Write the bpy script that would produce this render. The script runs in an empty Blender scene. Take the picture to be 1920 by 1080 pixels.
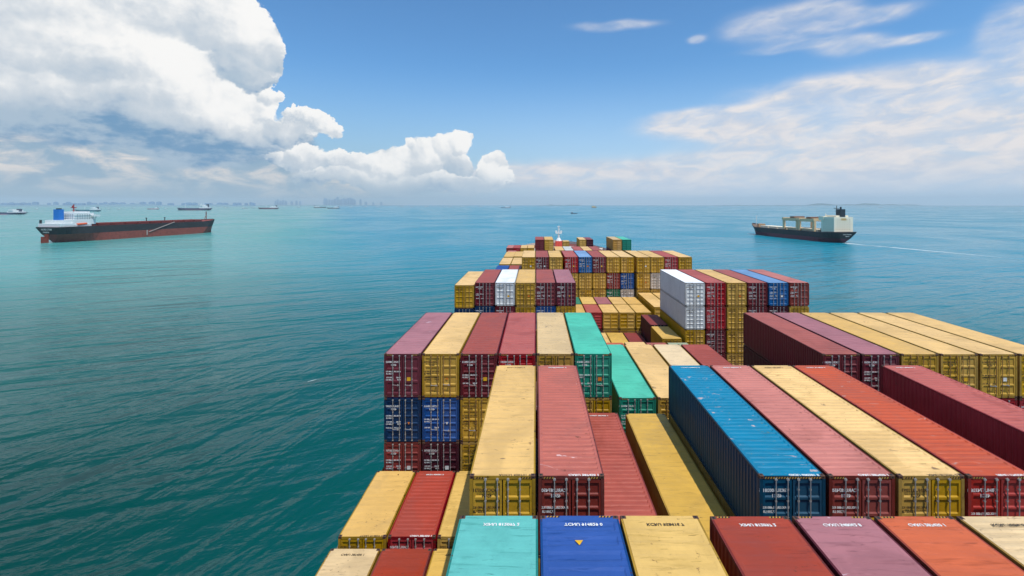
import bpy, bmesh, math, random
from math import radians, sin, cos, atan, atan2, pi
from mathutils import Vector, Matrix
random.seed(7)
S = bpy.context.scene
COL = S.collection
# ------------------------------------------------------------------ camera
EYE = 42.0            # eye height above the sea, metres
F = 900.0             # focal length in px of the 1920 px photo
VX, VY = 1005.0, 383.0
cam_d = bpy.data.cameras.new('camera')
cam = bpy.data.objects.new('camera', cam_d); COL.objects.link(cam)
cam.location = (0, 0, EYE); cam.rotation_euler = (radians(90), 0, 0)
cam_d.sensor_width = 36; cam_d.lens = 36*F/1920
cam_d.shift_x = -(VX-960)/1920; cam_d.shift_y = -(540-VY)/1920
cam_d.clip_start = 0.5; cam_d.clip_end = 120000
S.camera = cam
# ------------------------------------------------------------------ exposure, sun
S.view_settings.view_transform = 'Standard'
S.view_settings.look = 'None'
S.view_settings.gamma = 1
S.view_settings.exposure = 0.0
SUNV = Vector((0.27, -0.33, 1.0)).normalized()      # towards the sun
sl = bpy.data.lights.new('sun', 'SUN'); sl.energy = 3.9; sl.angle = radians(0.5); sl.color = (1, .965, .90)
so = bpy.data.objects.new('sun', sl); COL.objects.link(so)
so.rotation_euler = SUNV.to_track_quat('Z', 'Y').to_euler(); so.location = (60, -60, 200)
SKY_STRENGTH = 0.11
S.cycles.max_bounces = 6; S.cycles.diffuse_bounces = 3; S.cycles.glossy_bounces = 3
S.cycles.volume_bounces = 0; S.cycles.transparent_max_bounces = 8
S.cycles.sample_clamp_indirect = 4

def lin(c):
    return tuple(((v/255)/12.92 if v/255 <= .04045 else ((v/255+.055)/1.055)**2.4) for v in c)

# ------------------------------------------------------------------ node helper
class N:
    def __init__(s, tree): s.t = tree
    def put(s, sock, v):
        if v is None: return
        if isinstance(v, bpy.types.NodeSocket): s.t.links.new(v, sock)
        else:
            try: sock.default_value = v
            except Exception: sock.default_value = tuple(v)+(1,)
    def new(s, kind, **kw):
        n = s.t.nodes.new(kind)
        for k, v in kw.items(): setattr(n, k, v)
        return n
    def m(s, op, a, b=None, c=None, clamp=False):
        n = s.new('ShaderNodeMath', operation=op, use_clamp=clamp)
        s.put(n.inputs[0], a); s.put(n.inputs[1], b); s.put(n.inputs[2], c)
        return n.outputs[0]
    def v(s, op, a, b=None, c=None, out=0):
        n = s.new('ShaderNodeVectorMath', operation=op)
        s.put(n.inputs[0], a); s.put(n.inputs[1], b); s.put(n.inputs[2], c)
        return n.outputs[out]
    def xyz(s, x=0., y=0., z=0.):
        n = s.new('ShaderNodeCombineXYZ')
        for i, q in enumerate((x, y, z)): s.put(n.inputs[i], q)
        return n.outputs[0]
    def sep(s, v):
        n = s.new('ShaderNodeSeparateXYZ'); s.put(n.inputs[0], v); return n.outputs
    def noise(s, vec, scale, detail=4, rough=.5, dist=0., color=False):
        n = s.new('ShaderNodeTexNoise'); s.put(n.inputs['Vector'], vec)
        n.inputs['Scale'].default_value = scale; n.inputs['Detail'].default_value = detail
        n.inputs['Roughness'].default_value = rough; n.inputs['Distortion'].default_value = dist
        return n.outputs['Color' if color else 0]
    def voro(s, vec, scale, feature='SMOOTH_F1'):
        n = s.new('ShaderNodeTexVoronoi', feature=feature); s.put(n.inputs['Vector'], vec)
        n.inputs['Scale'].default_value = scale
        return n.outputs['Distance']
    def ramp(s, x, a, b, c=0., d=1.):
        n = s.new('ShaderNodeMapRange', interpolation_type='SMOOTHSTEP')
        for i, q in enumerate((x, a, b, c, d)): s.put(n.inputs[i], q)
        return n.outputs[0]
    def mix(s, f, a, b, mode='MIX'):
        n = s.new('ShaderNodeMix', data_type='RGBA', blend_type=mode)
        s.put(n.inputs[0], f)
        s.put(n.inputs[6], tuple(a)+(1,) if isinstance(a, tuple) and len(a) == 3 else a)
        s.put(n.inputs[7], tuple(b)+(1,) if isinstance(b, tuple) and len(b) == 3 else b)
        return n.outputs[2]

# ------------------------------------------------------------------ world: sky and clouds
W = bpy.data.worlds.new('World'); S.world = W; W.use_nodes = True
wt = W.node_tree; wt.nodes.clear(); n = N(wt)
sky = n.new('ShaderNodeTexSky', sky_type='NISHITA')
sky.sun_disc = False
sky.sun_elevation = math.asin(SUNV.z); sky.sun_rotation = atan2(SUNV.x, SUNV.y)
sky.air_density = 1.0; sky.dust_density = 0.6; sky.ozone_density = 2.0; sky.altitude = 40
tc = n.new('ShaderNodeTexCoord')
D = tc.outputs['Generated']
dx, dy, dz = n.sep(D)
az = n.m('ARCTAN2', dx, dy)
hl = n.m('SQRT', n.m('ADD', n.m('MULTIPLY', dx, dx), n.m('MULTIPLY', dy, dy)))
te = n.m('DIVIDE', dz, n.m('MAXIMUM', hl, .02))
U = n.m('MULTIPLY', az, 900.); V = n.m('MULTIPLY', te, 900.)
P0 = n.xyz(U, V, 0.)
def cpx(x, y, rx, ry):
    a = atan((x-VX)/F); c = cos(a)
    return (a*900, (VY-y)*c, rx*c*c, ry*c)
def centred(v): return n.v('SUBTRACT', v, (.5, .5, .5))
# crinkle the coordinates so that the blobs get cauliflower outlines
w1 = n.v('MULTIPLY', centred(n.noise(P0, 1/95, 2, .5, color=True)), (70, 60, 0))
w2 = n.v('MULTIPLY', centred(n.noise(P0, 1/26, 3, .6, color=True)), (26, 26, 0))
w3 = n.v('MULTIPLY', centred(n.noise(P0, 1/8, 3, .65, color=True)), (10, 10, 0))
PW = n.v('ADD', n.v('ADD', n.v('ADD', P0, w1), w2), w3)
vo = n.voro(PW, 1/30); vo2 = n.voro(PW, 1/13)
def field(blobs, P, k=3.2, light=(.35, .94), sharp=False):
    Ssum = None; Lsum = None
    for b in blobs:
        cx, cy, rx, ry = cpx(*b[:4])
        q = n.v('MULTIPLY_ADD', P, (1/rx, 1/ry, 0), (-cx/rx, -cy/ry, 0))
        L2 = n.v('DOT_PRODUCT', q, q, out=1)
        w = n.m('EXPONENT', n.m('MULTIPLY', L2, -k))
        lit = n.v('DOT_PRODUCT', q, (light[0], light[1], 0), out=1)
        if len(b) > 4: lit = n.m('ADD', lit, b[4])
        w3_ = n.m('POWER', w, 2.5) if sharp else w
        wl = n.m('MULTIPLY', w3_, lit)
        Wsum = w3_ if Ssum is None else n.m('ADD', Wsum, w3_)
        Ssum = w if Ssum is None else n.m('ADD', Ssum, w)
        Lsum = wl if Lsum is None else n.m('ADD', Lsum, wl)
    return Ssum, n.m('DIVIDE', Lsum, n.m('MAXIMUM', Wsum, 1e-9))
big = [(60, -20, 240, 95, .25), (250, -10, 170, 90, .3), (150, 90, 230, 95, .05), (30, 170, 200, 60, -.25),
       (400, 20, 95, 80, .25), (466, 60, 64, 62, .1), (492, 92, 40, 36, -.4), (448, 125, 70, 40, -.75),
       (330, 165, 130, 92, .35), (250, 205, 190, 56, -.05), (420, 205, 84, 62, .15), (488, 205, 36, 34, .3), (505, 178, 20, 22, .2), (440, 245, 90, 34, -.25),
       (110, 220, 300, 36, -.6), (330, 258, 150, 30, -.9), (470, 268, 84, 26, -.8), (200, 240, 120, 26, -.9),
       (574, 222, 22, 17, .6), (596, 232, 22, 16, .6), (620, 242, 20, 14, .5), (548, 218, 16, 12, .5), (530, 250, 54, 24, -.6),
       (858, 272, 20, 20, .2), (832, 280, 26, 24, .1), (792, 298, 46, 32), (764, 280, 16, 14, .3), (735, 308, 50, 28), (690, 305, 34, 20, .2), (862, 305, 30, 20, -.45),
       (930, 304, 20, 17, .2), (924, 326, 26, 22), (948, 336, 16, 14), (885, 340, 40, 15, -.5), (640, 296, 52, 22, .1), (570, 292, 50, 20, .1), (520, 290, 26, 13, .4), (690, 332, 130, 22, -.3), (820, 342, 130, 20, -.3)]
Sb, Lb = field(big, PW, sharp=True)
thr = math.exp(-3.2)
cau = n.m('MULTIPLY_ADD', vo, -.5, n.m('MULTIPLY', vo2, -.25))
Sn = n.m('MULTIPLY', Sb, n.m('ADD', 1.45, cau))
softb = n.ramp(V, 170., 125.)
cover = n.ramp(Sn, n.m('MULTIPLY', thr, n.m('MULTIPLY_ADD', softb, -.35, .82)), n.m('MULTIPLY', thr, n.m('MULTIPLY_ADD', n.m('MULTIPLY', softb, n.ramp(U, -430., -480.)), 1.6, 1.2)))
soft = n.noise(P0, 1/120, 5, .55)
soft2 = n.noise(n.v('ADD', P0, (14, 22, 0)), 1/120, 5, .55)
puff = n.noise(PW, 1/42, 4, .55)
puff2 = n.noise(n.v('ADD', PW, (5, 8, 0)), 1/42, 4, .55)
relief = n.m('MULTIPLY_ADD', n.m('SUBTRACT', soft, soft2), 1.2, n.m('MULTIPLY', n.m('SUBTRACT', puff, puff2), .42))
edge_ = n.ramp(Sn, thr*1.1, thr*6, 1., 0.)
relief = n.m('ADD', relief, n.m('MULTIPLY', n.m('MULTIPLY', n.m('SUBTRACT', puff, puff2), 1.3), edge_))
dark = [(20, 243, 210, 50), (210, 264, 170, 50), (390, 296, 150, 48)]
Sd, _ = field(dark, n.v('ADD', P0, n.v('MULTIPLY', w1, (1.2, .8, 0))), 1.6)
br = n.m('ADD', n.m('MULTIPLY_ADD', Lb, .30, .66), relief)
br = n.m('SUBTRACT', br, n.m('MULTIPLY', Sd, .60))
br = n.m('SUBTRACT', br, n.m('MULTIPLY', vo, .07), clamp=True)
undS, _ = field([(120, 238, 420, 52), (380, 278, 170, 50), (520, 270, 80, 34)], n.v('ADD', P0, n.v('MULTIPLY', w1, (1, .6, 0))), 2.)
undn = n.m('SUBTRACT', n.noise(n.v('MULTIPLY', P0, (1, 2.2, 1)), 1/70, 7, .62), n.m('MULTIPLY', n.m('SUBTRACT', undS, .5), .10))
undc = n.mix(n.ramp(undn, .36, .58), lin((116, 156, 192)), lin((172, 192, 210)))
ccol = n.mix(n.ramp(br, .10, .55), undc, lin((205, 214, 223)))
ccol = n.mix(n.ramp(br, .46, .90), ccol, lin((252, 251, 249)))
# low mottled band under the cumulus, left half
band = n.noise(n.v('MULTIPLY', P0, (1, 2.6, 1)), 1/75, 6, .6, .4)
bandc = n.mix(n.ramp(band, .40, .66), lin((150, 178, 200)), lin((236, 228, 222)))
bandS, _ = field([(60, 300, 260, 46), (420, 346, 330, 30), (600, 320, 150, 34), (760, 342, 260, 28)], n.v('ADD', P0, w1), 1.5)
bandm = n.ramp(n.m('MULTIPLY', bandS, n.m('ADD', .5, band)), .18, .55)
bandm = n.m('MULTIPLY', bandm, n.ramp(U, 0., -90.))
# thin streaky clouds, right half
rot = n.new('ShaderNodeVectorRotate', rotation_type='Z_AXIS'); n.put(rot.inputs['Vector'], P0); rot.inputs['Angle'].default_value = radians(-5)
PS = n.v('MULTIPLY', rot.outputs[0], (1, 2.7, 1))
st = n.noise(PS, 1/170, 7, .60, .5)
st2 = n.noise(n.v('ADD', PS, (40, 30, 0)), 1/60, 5, .6, .5)
thin = [(1480, 40, 120, 36), (1480, 52, 90, 22), (1600, 36, 120, 16), (1490, 88, 110, 9), (1600, 84, 70, 18), (1150, 48, 78, 11), (1306, 72, 20, 8),
        (1780, 175, 260, 70), (1560, 170, 190, 34), (1480, 240, 260, 26), (1820, 250, 260, 50), (1330, 235, 120, 16),
        (1600, 285, 260, 34), (1260, 335, 300, 32), (1650, 335, 400, 34), (1000, 330, 160, 20), (1500, 310, 500, 34),
        (1640, 232, 300, 54), (1330, 215, 110, 14), (1900, 60, 60, 60), (1720, 70, 60, 10)]
St, _ = field(thin, n.v('ADD', P0, n.v('MULTIPLY', w1, (.7, .3, 0))), 1.3)
tm = n.m('MULTIPLY', n.ramp(St, .06, .75), n.m('ADD', n.ramp(te, .36, .06, .24, .78), n.m('MULTIPLY', n.ramp(st, .28, .70), .85)))
tm = n.m('MULTIPLY', tm, n.m('ADD', .72, n.m('MULTIPLY', n.ramp(st2, .30, .68), .28)))
tm = n.m('MULTIPLY', tm, .86, clamp=True)
tcol = n.mix(n.ramp(st2, .3, .7), lin((204, 212, 226)), lin((236, 232, 232)))
# scattered clouds for the rest of the sky, behind and overhead
rest = n.ramp(n.noise(D, 3.2, 6, .58), .50, .66)
side = n.m('SUBTRACT', 1., n.m('MULTIPLY', n.ramp(dy, .35, .62), n.ramp(te, 1.2, .6)))
restm = n.m('MULTIPLY', n.m('MULTIPLY', rest, side), n.ramp(te, .02, .2))
# pale haze along the horizon
hz = n.ramp(te, .30, -.03)
hz = n.m('MULTIPLY', hz, .9)
hzc = n.mix(n.ramp(U, -400., 200.), lin((166, 188, 204)), lin((190, 212, 236)))
K = 1/SKY_STRENGTH
skyc = n.mix(1., sky.outputs[0], (.72, 1.16, 1.44), 'MULTIPLY')
def up(c): return n.v('SCALE', c, None) 
def scaled(c):
    q = n.new('ShaderNodeVectorMath', operation='SCALE'); n.put(q.inputs[0], c); q.inputs[3].default_value = K
    return q.outputs[0]
c = n.mix(hz, skyc, scaled(hzc))
c = n.mix(restm, c, scaled(n.mix(n.noise(D, 7, 4), lin((190, 205, 220)), lin((250, 250, 250)))))
c = n.mix(tm, c, scaled(tcol))
# shaded underside of the big cumulus
undm = n.ramp(undS, .10, .30)
c = n.mix(undm, c, scaled(undc))
c = n.mix(bandm, c, scaled(bandc))
c = n.mix(cover, c, scaled(ccol))
hz2 = n.m('MULTIPLY', n.ramp(te, .075, .0), .85)
c = n.mix(hz2, c, scaled(hzc))
bg = n.new('ShaderNodeBackground'); n.put(bg.inputs[0], c); bg.inputs[1].default_value = SKY_STRENGTH
wo = n.new('ShaderNodeOutputWorld'); wt.links.new(bg.outputs[0], wo.inputs[0])
W.cycles.sampling_method = 'MANUAL'; W.cycles.sample_map_resolution = 512

# ------------------------------------------------------------------ materials
MATS = {}
def simple(name, col, rough=.6, metal=0., emit=None):
    if name in MATS: return MATS[name]
    m = bpy.data.materials.new(name); m.use_nodes = True
    b = m.node_tree.nodes['Principled BSDF']
    k = N(m.node_tree)
    tcn = k.new('ShaderNodeTexCoord').outputs['Object']
    f = k.noise(tcn, 1.7, 5, .6)
    cc = k.mix(k.ramp(f, .3, .7), tuple(v*.8 for v in lin(col)), tuple(min(1, v*1.1) for v in lin(col)))
    k.put(b.inputs['Base Color'], cc)
    b.inputs['Roughness'].default_value = rough; b.inputs['Metallic'].default_value = metal
    MATS[name] = m; return m

def paint(name, col, rough=.5, rust=.35, scuff=None, scuffamt=.0, streak=False, rustcol=(88, 52, 34), dull=.22, scs=.9):
    """weathered container paint: blotches, streaks, rust specks, optional scuffed patches"""
    if name in MATS: return MATS[name]
    m = bpy.data.materials.new(name); m.use_nodes = True
    b = m.node_tree.nodes['Principled BSDF']; k = N(m.node_tree)
    oc = k.new('ShaderNodeTexCoord').outputs['Object']
    rnd = k.new('ShaderNodeObjectInfo').outputs['Random']
    off = k.xyz(k.m('MULTIPLY', rnd, 37.), k.m('MULTIPLY', rnd, 91.), k.m('MULTIPLY', rnd, 13.))
    p = k.v('ADD', oc, off)
    base = lin(col)
    blot = k.noise(p, .55, 5, .6)
    c = k.mix(k.ramp(blot, .25, .75), tuple(v*(1-dull) for v in base), tuple(min(.95, v*(1+dull*.6)) for v in base))
    # small per-container tone
    hs = k.new('ShaderNodeHueSaturation'); k.put(hs.inputs['Color'], c)
    k.put(hs.inputs['Value'], k.m('MULTIPLY_ADD', rnd, .16, .92)); k.put(hs.inputs['Saturation'], k.m('MULTIPLY_ADD', rnd, -.14, 1.05))
    c = hs.outputs[0]
    if streak:   # long shallow marks across the roof
        ps = k.v('MULTIPLY', p, (.55, 5.5, 1.))
        s1 = k.noise(ps, 1.0, 6, .65, .4)
        c = k.mix(k.ramp(s1, .53, .70, 0., .7), c, tuple(v*.55 for v in base))
        s3 = k.noise(k.v('MULTIPLY', p, (1.6, 14., 1.)), 1.0, 3, .5, .6); s4 = k.noise(p, .35, 2)
        c = k.mix(k.m('MULTIPLY', k.ramp(s3, .66, .70, 0., .7), k.ramp(s4, .42, .55)), c, tuple(v*.30 for v in base))
        s5 = k.noise(k.v('MULTIPLY', p, (1., .8, 1.)), .28, 5, .6, 1.)
        c = k.mix(k.ramp(s5, .48, .62, 0., .5), c, tuple(v*.66+.01 for v in base))
        s2 = k.noise(k.v('MULTIPLY', p, (.8, 7., 1.)), 1.3, 4, .6)
        c = k.mix(k.ramp(s2, .62, .72, 0., .3), c, tuple(min(.95, v*1.25+.05) for v in base))
    else:        # runs down the walls
        ps = k.v('MULTIPLY', p, (5., 5., .5))
        s1 = k.noise(ps, 1.0, 6, .65)
        c = k.mix(k.ramp(s1, .55, .75, 0., .5), c, tuple(v*.55 for v in base))
    r1 = k.noise(p, 4.2, 8, .7); r2 = k.noise(p, .7, 3, .5)
    rm = k.m('MULTIPLY', k.ramp(r1, .63-.07*rust, .70), k.ramp(r2, .42, .60))
    rm = k.m('MULTIPLY', rm, rust*2.6, clamp=True)
    c = k.mix(rm, c, lin(rustcol))
    if scuff:
        q1 = k.noise(k.v('MULTIPLY', p, (.8, 1.6, 1.)), scs, 7, .62, .8)
        sm = k.m('MULTIPLY', k.ramp(q1, .68-.12*scuffamt, .70), .85)
        c = k.mix(sm, c, lin(scuff))
    k.put(b.inputs['Base Color'], c)
    k.put(b.inputs['Roughness'], k.m('MULTIPLY_ADD', blot, .25, rough-.12))
    b.inputs['Specular IOR Level'].default_value = .26
    bp = k.new('ShaderNodeBump'); bp.inputs['Strength'].default_value = .5; bp.inputs['Distance'].default_value = .075
    dn = k.noise(k.v('MULTIPLY', p, (1., 1.6, 1.)), 1.5, 4, .55)
    k.put(bp.inputs['Height'], dn); k.put(b.inputs['Normal'], bp.outputs[0])
    MATS[name] = m; return m

# palette: word in the label -> (walls, roof, roof extras, lettering)
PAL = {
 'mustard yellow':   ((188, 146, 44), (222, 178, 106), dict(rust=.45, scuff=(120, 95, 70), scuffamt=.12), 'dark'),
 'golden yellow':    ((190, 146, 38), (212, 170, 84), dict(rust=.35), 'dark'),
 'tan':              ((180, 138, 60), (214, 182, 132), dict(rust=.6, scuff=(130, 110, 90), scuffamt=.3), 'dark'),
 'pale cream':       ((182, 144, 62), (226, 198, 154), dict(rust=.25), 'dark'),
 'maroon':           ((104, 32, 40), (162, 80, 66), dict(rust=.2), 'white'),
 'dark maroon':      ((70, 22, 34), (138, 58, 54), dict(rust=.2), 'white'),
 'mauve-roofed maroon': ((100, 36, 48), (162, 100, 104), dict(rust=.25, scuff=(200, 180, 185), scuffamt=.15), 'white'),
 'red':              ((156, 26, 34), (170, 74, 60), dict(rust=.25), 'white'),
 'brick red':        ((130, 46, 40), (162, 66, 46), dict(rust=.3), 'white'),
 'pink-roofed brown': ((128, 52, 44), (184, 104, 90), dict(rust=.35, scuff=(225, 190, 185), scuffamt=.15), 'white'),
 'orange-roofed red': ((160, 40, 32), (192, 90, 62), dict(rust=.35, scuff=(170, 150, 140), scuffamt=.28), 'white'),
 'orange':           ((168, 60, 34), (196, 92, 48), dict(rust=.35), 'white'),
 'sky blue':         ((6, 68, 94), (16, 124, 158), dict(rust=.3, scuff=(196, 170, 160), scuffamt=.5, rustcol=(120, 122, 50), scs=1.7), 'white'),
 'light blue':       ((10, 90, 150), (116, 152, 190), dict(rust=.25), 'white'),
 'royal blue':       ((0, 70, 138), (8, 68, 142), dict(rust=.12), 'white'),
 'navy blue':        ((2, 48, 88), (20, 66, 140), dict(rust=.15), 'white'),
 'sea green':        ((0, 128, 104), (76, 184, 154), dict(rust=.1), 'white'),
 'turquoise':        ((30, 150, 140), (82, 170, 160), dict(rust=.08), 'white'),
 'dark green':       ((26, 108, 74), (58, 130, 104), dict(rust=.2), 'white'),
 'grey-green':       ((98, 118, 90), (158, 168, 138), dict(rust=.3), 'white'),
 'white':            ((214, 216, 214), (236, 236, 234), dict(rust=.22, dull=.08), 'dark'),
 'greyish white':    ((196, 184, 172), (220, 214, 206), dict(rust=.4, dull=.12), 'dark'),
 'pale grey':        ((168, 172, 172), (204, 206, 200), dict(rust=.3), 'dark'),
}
def wallmat(c): return paint(c+' wall paint', PAL[c][0], .5, .4, dull=PAL[c][2].get('dull', .2))
def framemat(c):
    return paint(c+' frame paint', tuple(v*.86 for v in PAL[c][0]), .6, 1.0, rustcol=(66, 40, 28), dull=.3)
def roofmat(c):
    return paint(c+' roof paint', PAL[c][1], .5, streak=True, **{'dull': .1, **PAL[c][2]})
M_STEEL = simple('galvanised bar', (176, 172, 166), .45, .3)
M_BARY = simple('rusty painted bar', (150, 112, 60), .6, .0)
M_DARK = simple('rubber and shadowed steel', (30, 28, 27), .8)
M_CAST = simple('worn corner casting', (92, 62, 46), .7, .2)
M_LW = simple('white lettering', (226, 226, 222), .6)
M_LD = simple('dark lettering', (62, 50, 30), .6)
M_YEL = simple('yellow warning paint', (226, 172, 20), .6)
M_WARN = simple('worn warning yellow', (176, 132, 52), .7)
M_BLK = simple('black warning paint', (22, 21, 20), .6)
M_ORG = simple('orange sticker', (214, 120, 30), .6)

# ------------------------------------------------------------------ mesh helpers
def box(bm, x0, x1, y0, y1, z0, z1, mi=0):
    vs = [bm.verts.new(p) for p in ((x0,y0,z0),(x1,y0,z0),(x1,y1,z0),(x0,y1,z0),(x0,y0,z1),(x1,y0,z1),(x1,y1,z1),(x0,y1,z1))]
    for f in ((0,3,2,1),(4,5,6,7),(0,1,5,4),(1,2,6,5),(2,3,7,6),(3,0,4,7)):
        bm.faces.new([vs[i] for i in f]).material_index = mi
def tube(bm, a, b, r, seg=6, mi=0, r2=None):
    a = Vector(a); b = Vector(b); d = (b-a).normalized()
    u = d.orthogonal().normalized(); w = d.cross(u); r2 = r if r2 is None else r2
    A = [bm.verts.new(a+(u*cos(2*pi*i/seg)+w*sin(2*pi*i/seg))*r) for i in range(seg)]
    B = [bm.verts.new(b+(u*cos(2*pi*i/seg)+w*sin(2*pi*i/seg))*r2) for i in range(seg)]
    for i in range(seg): bm.faces.new((A[i], A[(i+1)%seg], B[(i+1)%seg], B[i])).material_index = mi
    bm.faces.new(A[::-1]).material_index = mi; bm.faces.new(B).material_index = mi
def prism(bm, pts, z0, z1, mi=0):
    A = [bm.verts.new((x, y, z0)) for x, y in pts]; B = [bm.verts.new((x, y, z1)) for x, y in pts]
    k = len(pts)
    for i in range(k): bm.faces.new((A[i], A[(i+1)%k], B[(i+1)%k], B[i])).material_index = mi
    bm.faces.new(A[::-1]).material_index = mi; bm.faces.new(B).material_index = mi
def mesh(bm, name):
    bmesh.ops.recalc_face_normals(bm, faces=bm.faces)
    me = bpy.data.meshes.new(name); bm.to_mesh(me); bm.free(); return me
def ob(name, me, mats, parent=None, loc=(0, 0, 0)):
    """object with object-level material slots so that mesh data can be shared"""
    o = bpy.data.objects.new(name, me); COL.objects.link(o)
    if not isinstance(mats, (list, tuple)): mats = [mats]
    while len(me.materials) < len(mats): me.materials.append(None)
    for i, mt in enumerate(mats):
        o.material_slots[i].link = 'OBJECT'; o.material_slots[i].material = mt
    o.parent = parent; o.location = loc; return o
def thing(name, label, cat, loc=(0, 0, 0), rz=0, group=None):
    o = bpy.data.objects.new(name, None); COL.objects.link(o)
    o.location = loc; o.rotation_euler = (0, 0, rz); o.empty_display_size = .5
    o['label'] = label; o['category'] = cat
    if group: o['group'] = group
    return o
def B_(): return bmesh.new()
def textmesh(lines, mirror=True):
    """lines: (text, size, x, z) on the XZ plane, facing -Y; photo shows the writing mirrored"""
    bm = bmesh.new()
    for t, size, x, z in lines:
        cu = bpy.data.curves.new('t', 'FONT'); cu.body = t; cu.size = size; cu.resolution_u = 2; cu.offset = .005 if size < .3 else 0
        o = bpy.data.objects.new('t', cu); COL.objects.link(o)
        bpy.context.view_layer.update()
        me = bpy.data.meshes.new_from_object(o.evaluated_get(bpy.context.evaluated_depsgraph_get()))
        bpy.data.objects.remove(o); bpy.data.curves.remove(cu)
        me.transform(Matrix(((-1 if mirror else 1, 0, 0, x), (0, 0, 0, 0), (0, 1, 0, z), (0, 0, 0, 1))))
        bm.from_mesh(me); bpy.data.meshes.remove(me)
    for f in bm.faces:
        f.normal_update()
        if f.normal.y > 0: f.normal_flip()
    me = bpy.data.meshes.new('lettering'); bm.to_mesh(me); bm.free(); return me

# ------------------------------------------------------------------ container meshes
CW = 2.438
_cache = {}
def wave(length, pitch, depth):
    """trapezoid profile points (s, offset)"""
    k = int(round(length/pitch)); p = length/k; out = []
    for i in range(k):
        s = i*p
        out += [(s, 0), (s+p*.32, 0), (s+p*.5, -depth), (s+p*.82, -depth)]
    out.append((length, 0)); return out
def body_mesh(L, h):
    key = ('body', L, h)
    if key in _cache: return _cache[key]
    bm = B_(); x = CW/2; y = L/2; c = .15
    for sx in (-1, 1):           # corner posts
        for sy in (-1, 1):
            x0, x1 = sorted((sx*x, sx*(x-.12))); y0, y1 = sorted((sy*y, sy*(y-.14)))
            box(bm, x0, x1, y0, y1, .12, h-.12, 2)
        x0, x1 = sorted((sx*(x-.002), sx*(x-.07)))
        box(bm, x0, x1, -y+.16, y-.16, h-.10, h-.012, 2)      # top rail
        box(bm, x0, x1, -y+.16, y-.16, .012, .16, 2)          # bottom rail
        pts = wave(L-.32, .28, .036)                        # corrugated wall
        lo = []; hi = []
        for s, o in pts:
            px = sx*(x-.012+o); py = -y+.16+s
            lo.append(bm.verts.new((px, py, .16))); hi.append(bm.verts.new((px, py, h-.10)))
        for i in range(len(lo)-1): bm.faces.new((lo[i], lo[i+1], hi[i+1], hi[i]))
    pts = wave(CW-.24, .25, .045); lo = []; hi = []         # far end wall
    for s, o in pts:
        lo.append(bm.verts.new((-x+.12+s, y-.02+o, .16))); hi.append(bm.verts.new((-x+.12+s, y-.02+o, h-.12)))
    for i in range(len(lo)-1): bm.faces.new((lo[i], lo[i+1], hi[i+1], hi[i]))
    box(bm, -x+.17, x-.17, y-.09, y-.006, h-.12, h-.01); box(bm, -x+.17, x-.17, y-.09, y-.006, .01, .16)
    box(bm, -x+.17, x-.17, -y+.006, -y+.10, h-.145, h-.012, 2)  # door header
    box(bm, -x+.17, x-.17, -y+.006, -y+.10, .012, .13, 2)      # sill
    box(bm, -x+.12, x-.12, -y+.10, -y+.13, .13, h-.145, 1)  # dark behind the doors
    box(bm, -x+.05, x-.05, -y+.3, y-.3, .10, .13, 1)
    me = mesh(bm, 'container_body'); _cache[key] = me; return me
def roof_mesh(L, h, style):
    key = ('roof', L, h, style)
    if key in _cache: return _cache[key]
    bm = B_(); x = CW/2-.065; y = L/2-.02; z = h-.018
    pitch, dep = ((.335, .032), (.52, .010), (.60, .03))[style]
    e = .10
    pts = [(0, 0), (.30, 0)] + [(s+.30, o) for s, o in wave(2*y-.60, pitch, dep)][1:] + [(2*y, 0)]
    rows = []
    for s, o in pts:
        yy = -y+s; q = []
        for xx, f in ((-x, 0), (-x+e, 0), (-x+e+.05, 1), (-.4, 1), (.4, 1), (x-e-.05, 1), (x-e, 0), (x, 0)):
            q.append(bm.verts.new((xx, yy, z + .012 + o*f)))
        rows.append(q)
    for a, b in zip(rows, rows[1:]):
        for i in range(7): bm.faces.new((a[i], a[i+1], b[i+1], b[i]))
    me = mesh(bm, 'container_roof')
    if me.polygons[0].normal.z < 0: me.flip_normals()
    _cache[key] = me; return me
def door_mesh(h, ribs):
    key = ('door', h, ribs)
    if key in _cache: return _cache[key]
    bm = B_(); w = 1.065; z0 = .155; z1 = h-.172; t = .05
    fw = .07
    # one door leaf: x 0..w, outer face at y=0 (towards -Y)
    prof = [(z0, 0), (z0+fw, 0)]
    H = z1-z0-2*fw; p = H/ribs
    for i in range(ribs):
        s = z0+fw+i*p
        prof += [(s+p*.07, .0), (s+p*.15, .042), (s+p*.85, .042), (s+p*.93, 0)]
    prof += [(z1-fw, 0), (z1, 0)]
    xs = [(0, 0), (fw, 0), (fw+.03, 1), (w-fw-.03, 1), (w-fw, 0), (w, 0)]
    rows = [[bm.verts.new((x, o*f, z)) for x, f in xs] for z, o in prof]
    for a, b in zip(rows, rows[1:]):
        for i in range(5): bm.faces.new((a[i], a[i+1], b[i+1], b[i]))
    # edge faces so the leaf has thickness
    for x in (0, w):
        q = [bm.verts.new(v) for v in ((x, 0, z0), (x, t, z0), (x, t, z1), (x, 0, z1))]; bm.faces.new(q)
    for z in (z0, z1):
        q = [bm.verts.new(v) for v in ((0, 0, z), (w, 0, z), (w, t, z), (0, t, z))]; bm.faces.new(q)
    me = mesh(bm, 'container_door'); _cache[key] = me; return me
def bar_mesh(h, lod=0):
    key = ('bar', h, lod > 1)
    if key in _cache: return _cache[key]
    bm = B_()
    tube(bm, (0, 0, .07), (0, 0, h-.07), .028 if lod > 1 else .022, 6)
    for z in (.10, h-.13): box(bm, -.045, .045, -.02, .045, z-.03, z+.03)
    for z in (.5, h*.42, h*.68, h-.5): box(bm, -.035, .035, -.012, .045, z-.025, z+.025)
    me = mesh(bm, 'locking_bar'); _cache[key] = me; return me
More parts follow.
